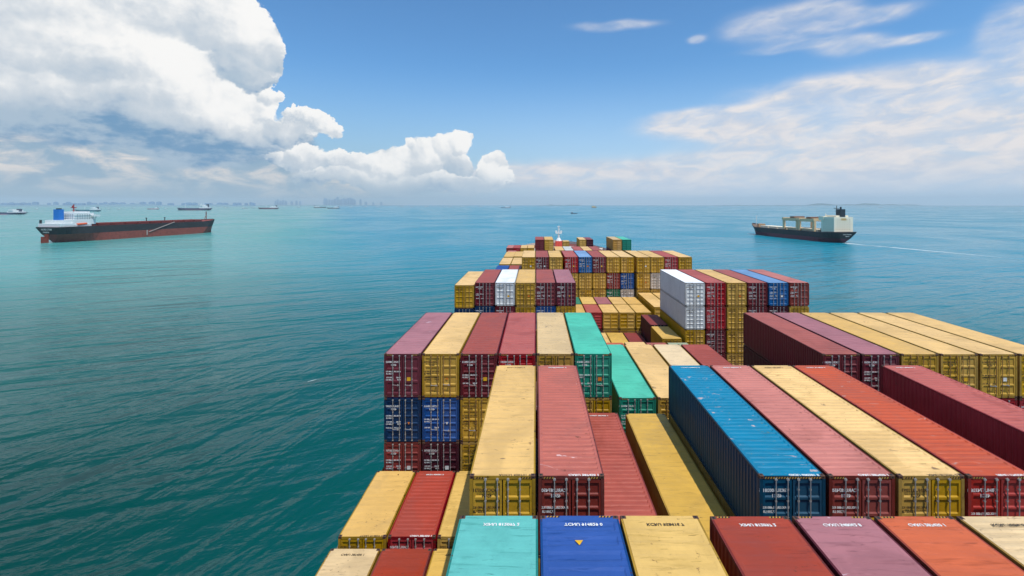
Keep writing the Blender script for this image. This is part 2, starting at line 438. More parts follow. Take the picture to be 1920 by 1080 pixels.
def handle_mesh():
    if 'handle' in _cache: return _cache['handle']
    bm = B_(); tube(bm, (0, -.035, 0), (.42, -.045, -.03), .014, 5); box(bm, -.02, .03, -.05, 0, -.03, .03); box(bm, .30, .36, -.06, .03, -.06, .02)
    _cache['handle'] = mesh(bm, 'handle'); return _cache['handle']
def cast_mesh():
    if 'cast' in _cache: return _cache['cast']
    bm = B_(); box(bm, -.089, .089, -.081, .081, -.059, .059)
    bmesh.ops.bevel(bm, geom=bm.edges[:], offset=.012, segments=1, affect='EDGES')
    for sy in (-1, 1):                     # dark oval lifting holes, top and end
        box(bm, -.03, .03, -.0830 if sy < 0 else .0815, -.0815 if sy < 0 else .0830, -.025, .025, 1)
    box(bm, -.03, .03, -.055, .055, .0592, .0606, 1)
    _cache['cast'] = mesh(bm, 'corner_casting'); return _cache['cast']
def stripe_mesh(full):
    key = ('stripe', full)
    if key in _cache: return _cache[key]
    bm = B_(); x = CW/2-.19; s = .05
    rng = [(-x, x)] if full else [(-x, -x+.42), (x-.42, x)]
    for a, b in rng:
        k = int((b-a)/s)
        for i in range(k):
            x0 = a+i*s; mi = i % 2
            q = [bm.verts.new((x0+dx, 0, z)) for dx, z in ((0, 0), (s*.98, 0), (s*.98+.03, .07), (.03, .07))]
            bm.faces.new(q).material_index = mi
    me = bpy.data.meshes.new('warning_stripe'); 
    bmesh.ops.recalc_face_normals(bm, faces=bm.faces); bm.to_mesh(me); bm.free()
    _cache[key] = me; return me
NUMS = ['TCNU 914829 0', 'CARU 287450 1', 'KCRU 958416 7', 'AOCU 420731 9', 'GKSU 600281 5', 'FBHU 174326 3', 'XINU 812097 2', 'CAXU 548062 8']
def num_mesh(i):
    key = ('num', i)
    if key not in _cache:
        a, b, c = NUMS[i].split()
        _cache[key] = textmesh([(a, .17, .93, -.60), (b+' '+c, .17, .50, -.60), ('45G1', .17, .70, -.80)])
    return _cache[key]
def data_mesh(i):
    key = ('data', i)
    if key not in _cache:
        L = []
        G = [(-1.22, (('MAX.GR.', '30,480 KG'), ('', '67,200 LB'))), (-1.62, (('TARE', '3,900 KG'), ('NET', '26,580 KG'))), (-2.02, (('CU.CAP.', '76.4 CU.M'),))]
        if i % 3 == 1: G = G[:2]
        if i % 3 == 2: G = [(-1.45, G[0][1]), (-2.0, G[1][1][:1])]
        for z, gl in G:
            for a, b in gl:
                if a: L.append((a, .12, .98, z))
                L.append((b, .12, .50, z)); z -= .15
        _cache[key] = textmesh(L)
    return _cache[key]
def roofnum_mesh(i):
    key = ('roofnum', i)
    if key not in _cache:
        me = textmesh([(NUMS[i], .17, 0, 0)])
        me.transform(Matrix.Rotation(radians(-90), 4, 'X') @ Matrix.Rotation(radians(180), 4, 'Y'))
        # the writing is laid flat on the roof
        xs = [v.co.x for v in me.vertices]; mid = (min(xs)+max(xs))/2
        me.transform(Matrix.Translation((-mid, 0, 0)))
        _cache[key] = me
    return _cache[key]
def sticker_mesh(kind):
    key = ('stk', kind)
    if key in _cache: return _cache[key]
    bm = B_()
    if kind == 'tri': prism(bm, [(-.09, .08), (.09, .08), (0, -.08)], 0, .004)
    else: prism(bm, [(-.12, -.12), (.12, -.12), (.12, .12), (-.12, .12)], 0, .004)
    me = mesh(bm, 'sticker'); me.transform(Matrix.Rotation(radians(90), 4, 'X')); _cache[key] = me; return me

LEN = {40: 12.192, 20: 6.058}
def container(xl, ztop, yfront, size, h, colour, label, lod, style=0, extra=()):
    L = LEN[size]
    t = thing('shipping_container', label, 'container', (xl+CW/2, yfront+L/2, ztop-h), 0, 'shipping containers stacked on the ship')
    wm = wallmat(colour); rm = roofmat(colour); lm = M_LD if PAL[colour][3] == 'dark' else M_LW
    r = random.Random(hash((round(xl, 1), round(ztop, 1), round(yfront, 1))) & 0xffff)
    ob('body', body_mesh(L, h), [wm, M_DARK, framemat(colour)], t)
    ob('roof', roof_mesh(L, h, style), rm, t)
    ribs = 4 if 'yellow' in colour or colour in ('tan', 'pale cream') else r.choice((4, 5, 5, 3))
    y = -L/2+.012
    bars_m = M_BARY if (PAL[colour][3] == 'dark' and 'white' not in colour and lod > 0) else M_STEEL
    for s in (0, 1):
        x0 = -1.087 if s == 0 else .022
        d = ob('door', door_mesh(h, ribs), wm, t, (x0, y, 0))
        if lod <= 2:
            for bx in ((.46, .90) if s == 0 else (.185, .625)):
                ob('locking_bar', bar_mesh(h, lod), bars_m, d, (bx, -.045, 0))
            if lod <= 1:
                ob('handle', handle_mesh(), M_STEEL, d, (.47 if s == 0 else .19, -.05, .88-.1*r.random()))
    if lod <= 1:
        for sx in (-1, 1):
            for sy in (-1, 1):
                ob('corner_casting', cast_mesh(), [M_CAST, M_BLK], t, (sx*(CW/2-.089), sy*(L/2-.081), h-.059))
                if sy < 0: ob('corner_casting', cast_mesh(), [M_CAST, M_BLK], t, (sx*(CW/2-.089), sy*(L/2-.081), .059))
        if 'nostripe' not in extra and h > 2.7:
            ob('warning_stripe', stripe_mesh('full' in extra), [M_WARN, M_BLK], t, (0, -L/2+.003, h-.115))
            if 'far' in extra:
                fs = ob('warning_stripe', stripe_mesh(False), [M_WARN, M_BLK], t, (0, L/2-.10, h+.001)); fs.rotation_euler = (radians(-90), 0, 0)
    i = r.randrange(len(NUMS))
    if lod <= 2:
        ob('container_number', num_mesh(i), lm, t, (-1.10, y-.004, h))
        if lm is M_LW or lod <= 1: ob('data_lettering', data_mesh(i), lm, t, (-1.10, y-.004, h))
        if lod <= 1 or r.random() < .6:
            st = ob('sticker', sticker_mesh(r.choice(('tri', 'sq'))), r.choice((M_YEL, M_LW, M_ORG)), t, (.42, y-.001, h*.42))
            st['label'] = 'small warning sticker on the door'
    if lod <= 1:
        if 'far' in extra or lod == 0:
            ob('roof_number', roofnum_mesh(i), lm, t, (.1 if 'far' in extra else .45, (L/2-.36) if 'far' in extra else (-L/2+.12), h-.0035))
        if lod == 0 and 'far' not in extra and r.random() < .7:
            ob('roof_number', roofnum_mesh((i+3) % 8), lm, t, (0, L/2-.36, h-.0035))
    if 'triangle' in extra:
        bm = B_(); prism(bm, [(-.12, .10), (.12, .10), (0, -.10)], 0, .004)
        ob('roof_marking', mesh(bm, 'roof_marking'), M_YEL, t, (-.1, L/2-1.22, h+.0))
    return t

# ------------------------------------------------------------------ the stacks
ORD = ['leftmost', 'second from left', 'third from left', 'fourth from left', 'fifth from left', 'sixth from left', 'seventh from left']
TIER = ['top tier', 'second tier down', 'third tier down', 'fourth tier down', 'fifth tier down']
MY, GY, TN, PC, MR, DM, MM, RD, BR, PB, OR, OG = ('mustard yellow', 'golden yellow', 'tan', 'pale cream', 'maroon', 'dark maroon', 'mauve-roofed maroon', 'red', 'brick red', 'pink-roofed brown', 'orange-roofed red', 'orange')
SB, LB, RB, NB, SG, TQ, DG, GG, WH, GW, PG = ('sky blue', 'light blue', 'royal blue', 'navy blue', 'sea green', 'turquoise', 'dark green', 'grey-green', 'white', 'greyish white', 'pale grey')
HC, ST = 2.896, 2.591
def block(name, y, size, h, items, lod):
    """items: (x left, depth of top below eye, [colours from the top down], roof style, extras)"""
    cnt = {}
    for it in items:
        for k in range(len(it[2])): cnt[k] = cnt.get(k, 0)+1
    seen = {}
    for it in items:
        x, H, cols = it[:3]; style = it[3] if len(it) > 3 else 1; ex = it[4] if len(it) > 4 else ()
        hh = ST if 'std' in ex else h
        for k, c in enumerate(cols):
            o = seen.get(k, 0); seen[k] = o+1
            where = '' if cnt[k] == 1 else ORD[o]+' '
            if cnt[k] > 1 and o == cnt[k]-1: where = 'rightmost '
            lab = f'{c} container, {where}in {TIER[k]}, {name}' if (len(cols) > 1 or max(cnt) > 0) else f'{c} container, {where}{name}'
            container(x, EYE-H-k*(hh+.05), y, size, hh, c, lab, lod, style, ex if k == 0 else ('nostripe',))
# nearest row, cut by the bottom edge of the photo
block('nearest row left of the gap', 2.9, 40, HC, [(-2.38, 9.78, [TQ, MY, MR, BR], 1, ('far', 'nostripe')), (.13, 9.78, [RB], 2, ('far', 'triangle')), (2.64, 9.78, [GY], 1, ('far', 'nostripe'))], 0)
block('nearest row right of the gap', 2.9, 40, HC, [(5.46, 9.80, [BR, MR, MR], 1, ('far',)), (8.04, 9.80, [MM], 1, ('far',)), (10.62, 9.80, [OG], 1, ('far',)), (13.2, 9.80, [TN], 0, ('far', 'nostripe')), (15.78, 9.8, [MY], 1, ('far', 'nostripe'))], 0)
# second row
block('second row left block', 17.75, 40, HC, [(-2.46, 10.04, [MY, MR, MY, BR], 1), (.09, 10.04, [PB, MY], 0)], 0)
block('sunken pair in second row', 17.75, 40, HC, [(2.64, 13.0, [BR, MY], 0), (5.58, 13.05, [GY, MR], 1)], 0)
block('second row right block', 17.75, 40, HC, [(8.27, 10.04, [SB, MY, MR, MY], 0, ('full',)), (10.84, 10.04, [PB], 0), (13.41, 10.04, [MY], 0), (15.98, 10.04, [OR], 0)], 0)
block('far right of second row', 17.75, 40, HC, [(21.52, 10.04, [RD, MR], 0)], 0)
block('short containers beside the sea', 24.55, 20, ST, [(-10.12, 17.0, [MY, MR], 1), (-7.58, 17.0, [RD, MY], 0), (-5.04, 17.0, [GY, MR], 1)], 0)
block('short containers at bottom edge beside sea', 17.65, 20, ST, [(-10.12, 17.0, [TN, MY], 1), (-7.58, 17.0, [BR, MR], 1), (-5.04, 17.0, [GY, MR], 1)], 0)
# third row
block('third row left block', 31.9, 40, HC, [(-10.10, 9.94, [MM, NB, BR, MY], 1), (-7.56, 9.94, [MY, RB, DM, MR], 1), (-5.02, 9.94, [MR, MY, MY], 1), (-2.48, 9.94, [RD, MY], 1), (.06, 9.94, [TN, MR], 1), (2.60, 9.94, [SG, MY, MR], 1)], 1)
block('lower group in third row', 31.9, 40, HC, [(5.54, 12.87, [SG, SG], 1), (8.12, 12.87, [MY, MY], 1), (10.72, 12.87, [PC, MY], 1), (13.32, 12.87, [BR, MY], 1)], 1)
block('third row right block', 31.7, 40, HC, [(18.95, 9.90, [MR, DM, MR, MY], 1), (21.55, 9.90, [MM, MR], 1), (24.15, 9.90, [MY, MY], 1), (26.75, 9.90, [MY, BR], 1), (29.35, 9.90, [MY, RD], 1), (31.95, 9.90, [MY, RD, MY, MR], 1)], 1)
# fourth row, deep between the tall stacks
block('strip in the fourth row', 46.1, 40, HC, [(8.1, 16.8, [OG], 1), (10.7, 16.72, [MY], 1), (13.3, 16.8, [MR], 1), (15.9, 16.8, [GG], 1)], 3)
# fifth row
block('fifth row left block', 59.8, 40, HC, [(-10.16, 10.07, [MY, NB, MR, MY], 1), (-7.62, 9.77, [MR, NB, MY], 1), (-5.08, 9.77, [WH, MR], 1), (-2.54, 9.77, [MY, MY], 1), (0.0, 9.77, [MR, RB], 1), (2.54, 9.77, [MM, MY, MR], 1)], 2)
block('sunken near part of fifth row', 59.8, 20, ST, [(15.75, 16.75, [GY, MY], 1)], 2)
block('sunken far part of fifth row', 66.1, 20, ST, [(8.0, 19.3, [MY], 1), (10.55, 19.3, [GY], 1), (13.1, 19.3, [DM], 1), (15.75, 16.6, [DM, DM], 1)], 2)
block('fifth row right block', 59.8, 40, HC, [(18.6, 9.78, [WH, WH, MY, MY], 1), (21.2, 9.78, [RD, RD, MR, MR], 1), (23.8, 9.78, [MY, MY, MY, MY], 1), (26.4, 9.78, [MR, MR, MY], 1), (29.0, 9.78, [LB, DM], 1), (31.6, 9.78, [PB, MY, MR, MY], 1)], 2)
# sixth row, two rows of short containers
block('sixth row short containers, near set', 74.5, 20, ST, [(5.25, 16.8, [MY, MY], 1), (7.82, 16.8, [RD, MR], 1), (10.38, 16.8, [MY, MY], 1), (12.95, 16.8, [MY, MY], 1), (15.5, 16.8, [MY, MY], 1)], 3)
block('sixth row short containers, far set', 80.9, 20, ST, [(5.25, 16.8, [DG], 1), (7.82, 16.8, [GY], 1), (10.38, 16.8, [MM], 1), (12.95, 16.8, [MY], 1), (15.5, 16.8, [MY], 1)], 3)
block('sixth row behind the white stack', 75.2, 40, HC, [(18.5, 16.1, [MY, MY], 1), (21.1, 16.1, [MY], 1)], 3)
# seventh row
block('seventh row left end', 87.6, 40, HC, [(-7.95, 12.7, [RB, MR], 1), (-5.4, 12.7, [MR, MY], 1)], 3)
block('seventh row left block', 87.6, 40, HC, [(-2.6, 9.63, [MY, MY, MR], 1), (-.07, 9.63, [MR, MY], 1), (2.44, 9.63, [MY, MR], 1)], 2)
block('seventh row middle block', 87.6, 40, HC, [(5.25, 9.63, [RD, MY, MY], 1), (7.8, 9.63, [LB, MY, MY], 1), (10.35, 9.63, [MR, MY, MY], 1), (12.9, 9.63, [MY, BR, DG], 1), (15.45, 9.63, [MY, RB, GW], 1)], 2)
block('seventh row right block', 87.6, 40, HC, [(18.4, 9.63, [MY, MY, MY], 1), (20.95, 9.63, [MY, GW, MY], 1), (23.5, 9.63, [RD, MY], 1), (26.05, 9.63, [MY, MY, MR, MY], 1)], 2)
block('eighth row', 101.5, 40, HC, [(-7.85, 12.65, [MY, MY], 1), (-5.3, 12.65, [MY, MR], 1)], 3)
block('ninth row', 115.5, 40, HC, [(-7.8, 12.62, [MY, RD], 1), (-5.4, 12.55, [MY, MR], 1), (-2.6, 12.5, [MY], 1), (18.4, 12.6, [MR], 1), (20.95, 12.6, [RD], 1), (23.5, 12.6, [MR], 1)], 3)
block('low end of tenth row', 129.5, 20, HC, [(-7.9, 13.1, [PB, MR], 1)], 3)
block('tall pair left in tenth row', 129.6, 40, HC, [(-.25, 9.57, [MR, MY], 1), (2.3, 9.57, [MY, MR], 1)], 3)
block('low middle group in tenth row', 129.6, 40, HC, [(5.25, 12.45, [MY], 1), (7.8, 12.45, [PG], 1), (10.35, 12.45, [RD], 1), (12.9, 12.45, [MY], 1), (15.45, 12.45, [MR], 1)], 3)
block('tall pair right in tenth row', 129.6, 40, HC, [(20.75, 9.55, [TN, MR], 1), (23.3, 9.55, [SG, MY], 1)], 3)
block('small group before the bow, left', 172.5, 40, HC, [(-10.7, 15.7, [PB, MR], 1), (-8.2, 15.7, [RD, MR], 1), (-5.6, 15.7, [MY, MY], 1), (-3.05, 15.7, [MY, MY], 1)], 3)
block('beside the foremast', 183, 20, ST, [(10.3, 14.2, [MY, MY], 1)], 3)
block('small group before the bow, right', 172.5, 40, HC, [(15.6, 12.7, [MY, MR], 1), (18.15, 12.7, [DM, MY], 1)], 3)

# ------------------------------------------------------------------ hull builder shared by all ships
def hull_mesh(L, B, deck, boot, bowrise, rake=.05, transom=.8, fine=.22, stern_run=.09, bulw=1.0, nst=28, sheer0=0., pale=False):
    """bow towards +Y, stern at y=0. material 0 topside, 1 boot, 2 deck"""
    bm = B_(); rows = []
    st = [i/(nst-1) for i in range(nst)]
    st = sorted(set([s**1.0 for s in st] + [.985, .995, .01, .03, .05, .95, .97]))
    for s in st:
        dk = deck + sheer0*max(0, 1-s/.15) + bowrise*max(0, (s-.88)/.12)**.6 if s > .88 else deck + sheer0*max(0, 1-s/.15)
        row = []
        for lv, z in enumerate((-2.5, 0, boot, dk)):
            zz = max(0., z)/dk
            # bow taper: fuller towards the deck
            fb = fine*(1.25-.45*zz)
            hb = 1. if s < 1-fb else max(0., 1-((s-(1-fb))/fb)**(1.7+1.3*zz))
            run = stern_run*(1-zz*.85)
            tr = transom*(.10+.90*min(1., zz*1.35))
            hs = 1. if s > run*2.5 else tr+(1-tr)*sin(min(1, s/(run*2.5))*pi/2)
            x = B/2*hb*hs
            y = s*L*(1-rake*(1-zz)*s) + (L*.035*(1-zz))*(1-s)
            row.append((x, y, z))
        row.append((row[-1][0], row[-1][1], dk+bulw))
        rows.append(row)
    for sx in (-1, 1):
        V = [[bm.verts.new((sx*x, y, z)) for x, y, z in r] for r in rows]
        for a, b in zip(V, V[1:]):
            for i in range(4):
                f = bm.faces.new((a[i], b[i], b[i+1], a[i+1])); f.material_index = 1 if i < 2 else (3 if (i == 3 and pale) else 0)
    A = rows[0]
    for i in range(4):
        q = [bm.verts.new(v) for v in ((-A[i][0], A[i][1], A[i][2]), (A[i][0], A[i][1], A[i][2]), (A[i+1][0], A[i+1][1], A[i+1][2]), (-A[i+1][0], A[i+1][1], A[i+1][2]))]
        bm.faces.new(q).material_index = 1 if i < 2 else 0
    for a, b in zip(rows, rows[1:]):
        if b[3][0] < .01 and a[3][0] < .01: continue
        q = [bm.verts.new(v) for v in ((-a[3][0], a[3][1], a[3][2]-.05), (a[3][0], a[3][1], a[3][2]-.05), (b[3][0], b[3][1], b[3][2]-.05), (-b[3][0], b[3][1], b[3][2]-.05))]
        bm.faces.new(q).material_index = 2
    bmesh.ops.remove_doubles(bm, verts=bm.verts, dist=.001)
    return mesh(bm, 'hull')

# ------------------------------------------------------------------ our own ship
own = thing('container_ship', 'large loaded container ship under the stacks, seen from its bridge toward the bow', 'ship', (11.9, -24, 0))
DECK = EYE-22.6
ob('hull', hull_mesh(292, 48.5, DECK, 9, 1.4, rake=.03, fine=.30, bulw=1.3, pale=True), [simple('dark hull paint', (30, 40, 58), .5), simple('boot topping', (110, 40, 38), .6), simple('deck paint', (122, 62, 50), .7), simple('bulwark cream paint', (214, 200, 182), .6)], own)
def ownpart(name, bm, mats): return ob(name, mesh(bm, name), mats, own)
rows_y = [(2.9, 12.2), (17.65, 12.3), (31.8, 12.3), (46.1, 12.2), (59.8, 12.4), (74.5, 12.6), (87.6, 12.3), (101.5, 12.2), (115.5, 12.2), (129.6, 12.2), (143.6, 12.2), (157.6, 12.2), (172.5, 14)]
m_hatch = simple('hatch cover paint', (104, 66, 56), .7)
for i, (y, l) in enumerate(rows_y):
    bm = B_(); w0, w1 = ((-10.2, 34.5) if i < 7 else (-9.5, 30))
    for a, b in ((w0, 5.15), (5.4, 18.3), (18.45, w1)):
        box(bm, a-11.9, b-11.9, y+24, y+24+l, DECK, DECK+1.1)
    ownpart('hatch_cover', bm, m_hatch)
    if i > 0 and i < 11:      # lashing bridge between the bays
        bm = B_(); yb = y+24-.95
        for xx in [w0+2.56*j for j in range(int((w1-w0)/2.56)+1)]:
            box(bm, xx-11.98, xx-11.84, yb-.15, yb+.15, DECK, DECK+(3.2))
        box(bm, w0-11.9, w1-11.9, yb-.4, yb+.4, DECK+2.2, DECK+2.3)
        box(bm, w0-11.9, w1-11.9, yb-.42, yb-.38, DECK+3.1, DECK+3.2)
        ownpart('lashing_bridge', bm, simple('lashing bridge steel', (90, 52, 44), .7))
# forecastle, foremast and deck gear at the bow
bm = B_(); prism(bm, [(-21, 222), (21, 222), (17, 240), (11.5, 252), (5.5, 261), (-5.5, 261), (-11.5, 252), (-17, 240)], DECK, DECK+1.9)
ownpart('forecastle_deck', bm, simple('forecastle deck paint', (196, 178, 158), .7))
m_white = simple('ship white paint', (226, 228, 226), .5)
bm = B_(); prism(bm, [(-22, 216), (22, 216), (22, 216.3), (-22, 216.3)], DECK+.1, DECK+3.6)
for i in range(-20, 22, 4): box(bm, i-.1, i+.1, 215.4, 216, DECK+.1, DECK+3.4)
ownpart('breakwater', bm, m_white)
my = 250; fm_x = (1047.5-VX)*235/F-11.9
bm = B_(); prism(bm, [(fm_x-1.6, 233+24), (fm_x+1.6, 233+24), (fm_x+1.6, 237+24), (fm_x-1.6, 237+24)], DECK+.5, EYE-17.9)
ownpart('mast_house', bm, simple('orange red paint', (214, 74, 58), .6))
bm = B_(); zb = EYE-17.9
tube(bm, (fm_x, 259, zb), (fm_x, 259, zb+1.6), 1.5, 8, r2=.55)
tube(bm, (fm_x, 259, zb+1.6), (fm_x, 259, EYE-10.6), .42, 8, r2=.30)
box(bm, fm_x-1.5, fm_x+1.5, 258.4, 259.6, EYE-14.4, EYE-13.9)
for sx in (-1, 1):
    box(bm, fm_x+sx*1.2-.45, fm_x+sx*1.2+.45, 258.5, 259.5, EYE-13.9, EYE-12.9)
box(bm, fm_x-.7, fm_x+.7, 258.6, 259.4, EYE-11.0, EYE-10.7)
ownpart('foremast', bm, m_white)
for gx, gy, gw, gh in ((15, 240, 1.6, 1.6), (20, 238, 1.4, 1.2), (24.5, 240, 2.0, 1.4), (3.5, 242, 1.5, 1.5), (28, 236, 1.2, 1.3), (7, 237, 1.4, 1.1)):
    bm = B_(); X = gx-11.9
    tube(bm, (X-gw, gy, DECK+1.9+gh*.6), (X+gw, gy, DECK+1.9+gh*.6), gh*.5, 10)
    for e in (-1, 1): tube(bm, (X+e*gw, gy, DECK+1.9+gh*.6), (X+e*(gw+.15), gy, DECK+1.9+gh*.6), gh*.62, 10)
    box(bm, X-gw, X+gw, gy-.8, gy+.8, DECK+1.9, DECK+2.3)
    ownpart('mooring_winch', bm, simple('winch paint', (206, 190, 172), .6))

# ------------------------------------------------------------------ sea
def sea_material():
    m = bpy.data.materials.new('sea water'); m.use_nodes = True; k = N(m.node_tree)
    b = m.node_tree.nodes['Principled BSDF']
    P = k.new('ShaderNodeTexCoord').outputs['Object']
    big = k.noise(P, 1/420, 3, .5, .6)
    r = k.new('ShaderNodeVectorRotate', rotation_type='Z_AXIS'); k.put(r.inputs['Vector'], P); r.inputs['Angle'].default_value = radians(-24)
    Q = r.outputs[0]
    X_, Y_, _z = k.sep(P)
    far = k.ramp(k.m('ADD', k.m('ADD', Y_, k.m('MULTIPLY', k.m('ABSOLUTE', X_), .35)), k.m('MULTIPLY', big, 160.)), 110., 560.)  # base colour brightens with distance, standing in for grazing sky reflection
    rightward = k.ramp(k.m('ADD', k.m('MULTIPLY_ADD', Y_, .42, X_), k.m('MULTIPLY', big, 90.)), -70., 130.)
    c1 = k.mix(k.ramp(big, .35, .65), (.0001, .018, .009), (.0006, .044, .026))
    c2 = k.mix(rightward, (.060, .280, .265), (.001, .205, .285))  # pale left tone paints the cloud's reflected sheen into the water colour
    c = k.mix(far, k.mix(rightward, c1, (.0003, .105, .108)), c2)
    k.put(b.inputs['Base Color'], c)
    b.inputs['Roughness'].default_value = .2; b.inputs['IOR'].default_value = 1.19; b.inputs['Specular Tint'].default_value = (.30, .86, .74, 1)
    k.put(b.inputs['Roughness'], k.ramp(k.noise(P, 1/210, 4, .6, .8), .35, .65, .13, .27))
    swell = k.m('MULTIPLY', k.noise(k.v('MULTIPLY', Q, (.30, 1.25, 1)), 1/16, 3, .5, .5), 3.8)
    chop = k.m('MULTIPLY', k.noise(k.v('MULTIPLY', Q, (.55, 1.3, 1)), 1/4.2, 4, .55, .4), .95)
    fine = k.m('MULTIPLY', k.noise(k.v('MULTIPLY', P, (.8, 1.2, 1)), 1/.9, 3, .55), .10)
    r2 = k.new('ShaderNodeVectorRotate', rotation_type='Z_AXIS'); k.put(r2.inputs['Vector'], P); r2.inputs['Angle'].default_value = radians(-72)
    wk = k.noise(k.v('MULTIPLY', r2.outputs[0], (.16, 1., 1)), 1/7.5, 3, .5, .6)
    near = k.m('MULTIPLY', k.ramp(Y_, 190., 90.), k.ramp(X_, -130., -70.))
    swell = k.m('MULTIPLY_ADD', k.m('MULTIPLY', wk, near), 2.6, swell)
    gust = k.ramp(k.noise(P, 1/160, 3, .55, .5), .3, .7, .55, 1.15)
    h = k.m('MULTIPLY', k.m('ADD', k.m('ADD', swell, chop), fine), gust)
    bp = k.new('ShaderNodeBump'); bp.inputs['Strength'].default_value = 1; bp.inputs['Distance'].default_value = .85
    k.put(bp.inputs['Height'], h); k.put(b.inputs['Normal'], bp.outputs[0])
    return m
bm = B_()
R = 22500
rings = [0, 120, 400, 1500, 6000, R]
prev = None
for r_ in rings[1:]:
    cur = [bm.verts.new((r_*cos(2*pi*i/48), r_*sin(2*pi*i/48), 0)) for i in range(48)]
    if prev is None: bm.faces.new(cur)
    else:
        for i in range(48): bm.faces.new((prev[i], cur[i], cur[(i+1)%48], prev[(i+1)%48]))
    prev = cur
me = mesh(bm, 'sea')
if me.polygons[0].normal.z < 0: me.flip_normals()
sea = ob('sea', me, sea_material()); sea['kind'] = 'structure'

# ------------------------------------------------------------------ other ships
def gpt(px, py):          # a point of the photo lying on the sea
    d = EYE*F/(py-VY); return Vector(((px-VX)*d/F, d, 0))
m_black = paint('black topsides', (50, 50, 52), .55, .9, rustcol=(120, 66, 46), dull=.35)
m_rust = paint('rusty red antifouling', (142, 66, 52), .7, .6, rustcol=(150, 96, 60), dull=.3)
m_rdeck = simple('red oxide deck', (138, 54, 44), .7)
m_cream = simple('cream paint', (248, 232, 204), .6)
m_glass = simple('dark window glass', (96, 104, 110), .3)
# --- bulk carrier, left
a = gpt(86, 455.5); b = gpt(398, 434.5); v = b-a; Lb_ = v.length; ang = atan2(v.y, v.x)-pi/2
bulk = thing('bulk_carrier', 'long dark and rust red bulk carrier with blue funnel, riding high at left', 'ship', a, ang)
ob('hull', hull_mesh(Lb_, 32, 16.3, 9.0, 2.6, rake=.01, transom=.86, fine=.13, bulw=.9), [m_black, m_rust, m_rdeck], bulk)
def part(p, name, bm, mats): return ob(name, mesh(bm, name), mats, p)
bm = B_(); box(bm, -.35, .35, -4.5, 2.5, -2, 7.0); box(bm, -.5, .5, -1, 3, 6.5, 9.5); part(bulk, 'rudder', bm, m_rust)
dz_ = 16.3
bm = B_(); box(bm, -15, 15, 3, 17, dz_, dz_+4.5); box(bm, -13, 13, 8, 36, dz_, dz_+8.2)
box(bm, -14.5, 14.5, 14, 34, dz_, dz_+3.2); part(bulk, 'deckhouse', bm, m_white)
bm = B_(); box(bm, -12, 12, 19, 39, dz_+8.2, dz_+15.8); box(bm, -9, 9, 21, 37, dz_+15.8, dz_+17.4); box(bm, -13.5, 13.5, 16, 40, dz_+3, dz_+8.6)
for lv in range(2): box(bm, -12.6, 12.6, 18.6, 39.5, dz_+10.6+lv*2.6, dz_+10.8+lv*2.6)
acc = part(bulk, 'accommodation', bm, m_white)
bm = B_(); box(bm, -18, 18, 36, 41.5, dz_+11.6, dz_+13.6); 
for sx in (-1, 1): tube(bm, (sx*17, 38, dz_+11.6), (sx*10.5, 38, dz_+5), .7, 4)
part(bulk, 'bridge_wing', bm, m_white)
def windows(p, boxes, mt):
    cache = {}
    for (x0, x1, y0, y1, z0_, z1_) in boxes:
        key = (round(x1-x0, 2), round(y1-y0, 2), round(z1_-z0_, 2))
        if key not in cache:
            bm = B_(); box(bm, 0, x1-x0, 0, y1-y0, 0, z1_-z0_); cache[key] = mesh(bm, 'window')
        ob('window', cache[key], mt, p, (x0, y0, z0_))
windows(bulk, [(12.0, 12.05, 21.6+i*2.5, 22.6+i*2.5, dz_+8.8+lv*1.6, dz_+9.5+lv*1.6) for lv in range(4) for i in range(6)] +
        [(-9.4+i*3, -8.3+i*3, 18.95, 19.0, dz_+8.8+lv*1.6, dz_+9.5+lv*1.6) for lv in range(4) for i in range(7)], m_glass)
bm = B_(); prism(bm, [(-3.6, 9.5), (3.6, 9.5), (3.1, 15), (-3.1, 15)], dz_+8.2, dz_+20); box(bm, -1.5, 1.5, 10.5, 14, dz_+20, dz_+21.2, 1)
part(bulk, 'funnel', bm, [simple('blue funnel paint', (10, 112, 196), .5), M_BLK])
bm = B_(); tube(bm, (0, 27, dz_+16.2), (0, 27, dz_+25.5), .55, 6); box(bm, -3.6, 3.6, 26.6, 27.4, dz_+21.3, dz_+22.2); box(bm, -2, 2, 26.6, 27.4, dz_+18.6, dz_+19.1); tube(bm, (-1.8, 27, dz_+22), (-1.8, 27, dz_+24.2), .5, 6)
part(bulk, 'radar_mast', bm, simple('red mast paint', (150, 34, 36), .6))
bm = B_(); tube(bm, (-13, 4, dz_+4.5), (-13, 4, dz_+8.5), 1.1, 8); part(bulk, 'vent', bm, m_black)
for i in range(9):       # hatch coamings and covers
    y0 = 46+i*(Lb_-70)/9; w = (Lb_-70)/9-4
    bm = B_(); box(bm, -9.5, 9.5, y0, y0+w, dz_, dz_+2.4); box(bm, -10, 10, y0-.4, y0+w+.4, dz_+2.4, dz_+3.3)
    for j in range(4): box(bm, -10.1, 10.1, y0+j*w/3-.3, y0+j*w/3+.3, dz_+3.3, dz_+3.6)
    part(bulk, 'hatch', bm, m_rdeck)
for py_ in (.52, .64):
    bm = B_(); y0 = Lb_*py_; tube(bm, (0, y0, dz_), (0, y0, dz_+8.2), .5, 6); box(bm, -1.2, 1.2, y0-.4, y0+.4, dz_+7, dz_+7.5); part(bulk, 'deck_post', bm, m_black)
bm = B_(); tube(bm, (0, Lb_-11, dz_+2), (0, Lb_-11, dz_+15), .6, 6); box(bm, -1.6, 1.6, Lb_-11.4, Lb_-10.6, dz_+11, dz_+11.5); tube(bm, (0, Lb_-16, dz_+2), (0, Lb_-11, dz_+9), .3, 5); part(bulk, 'foremast', bm, simple('brown mast', (120, 60, 46), .6))
bm = B_(); 
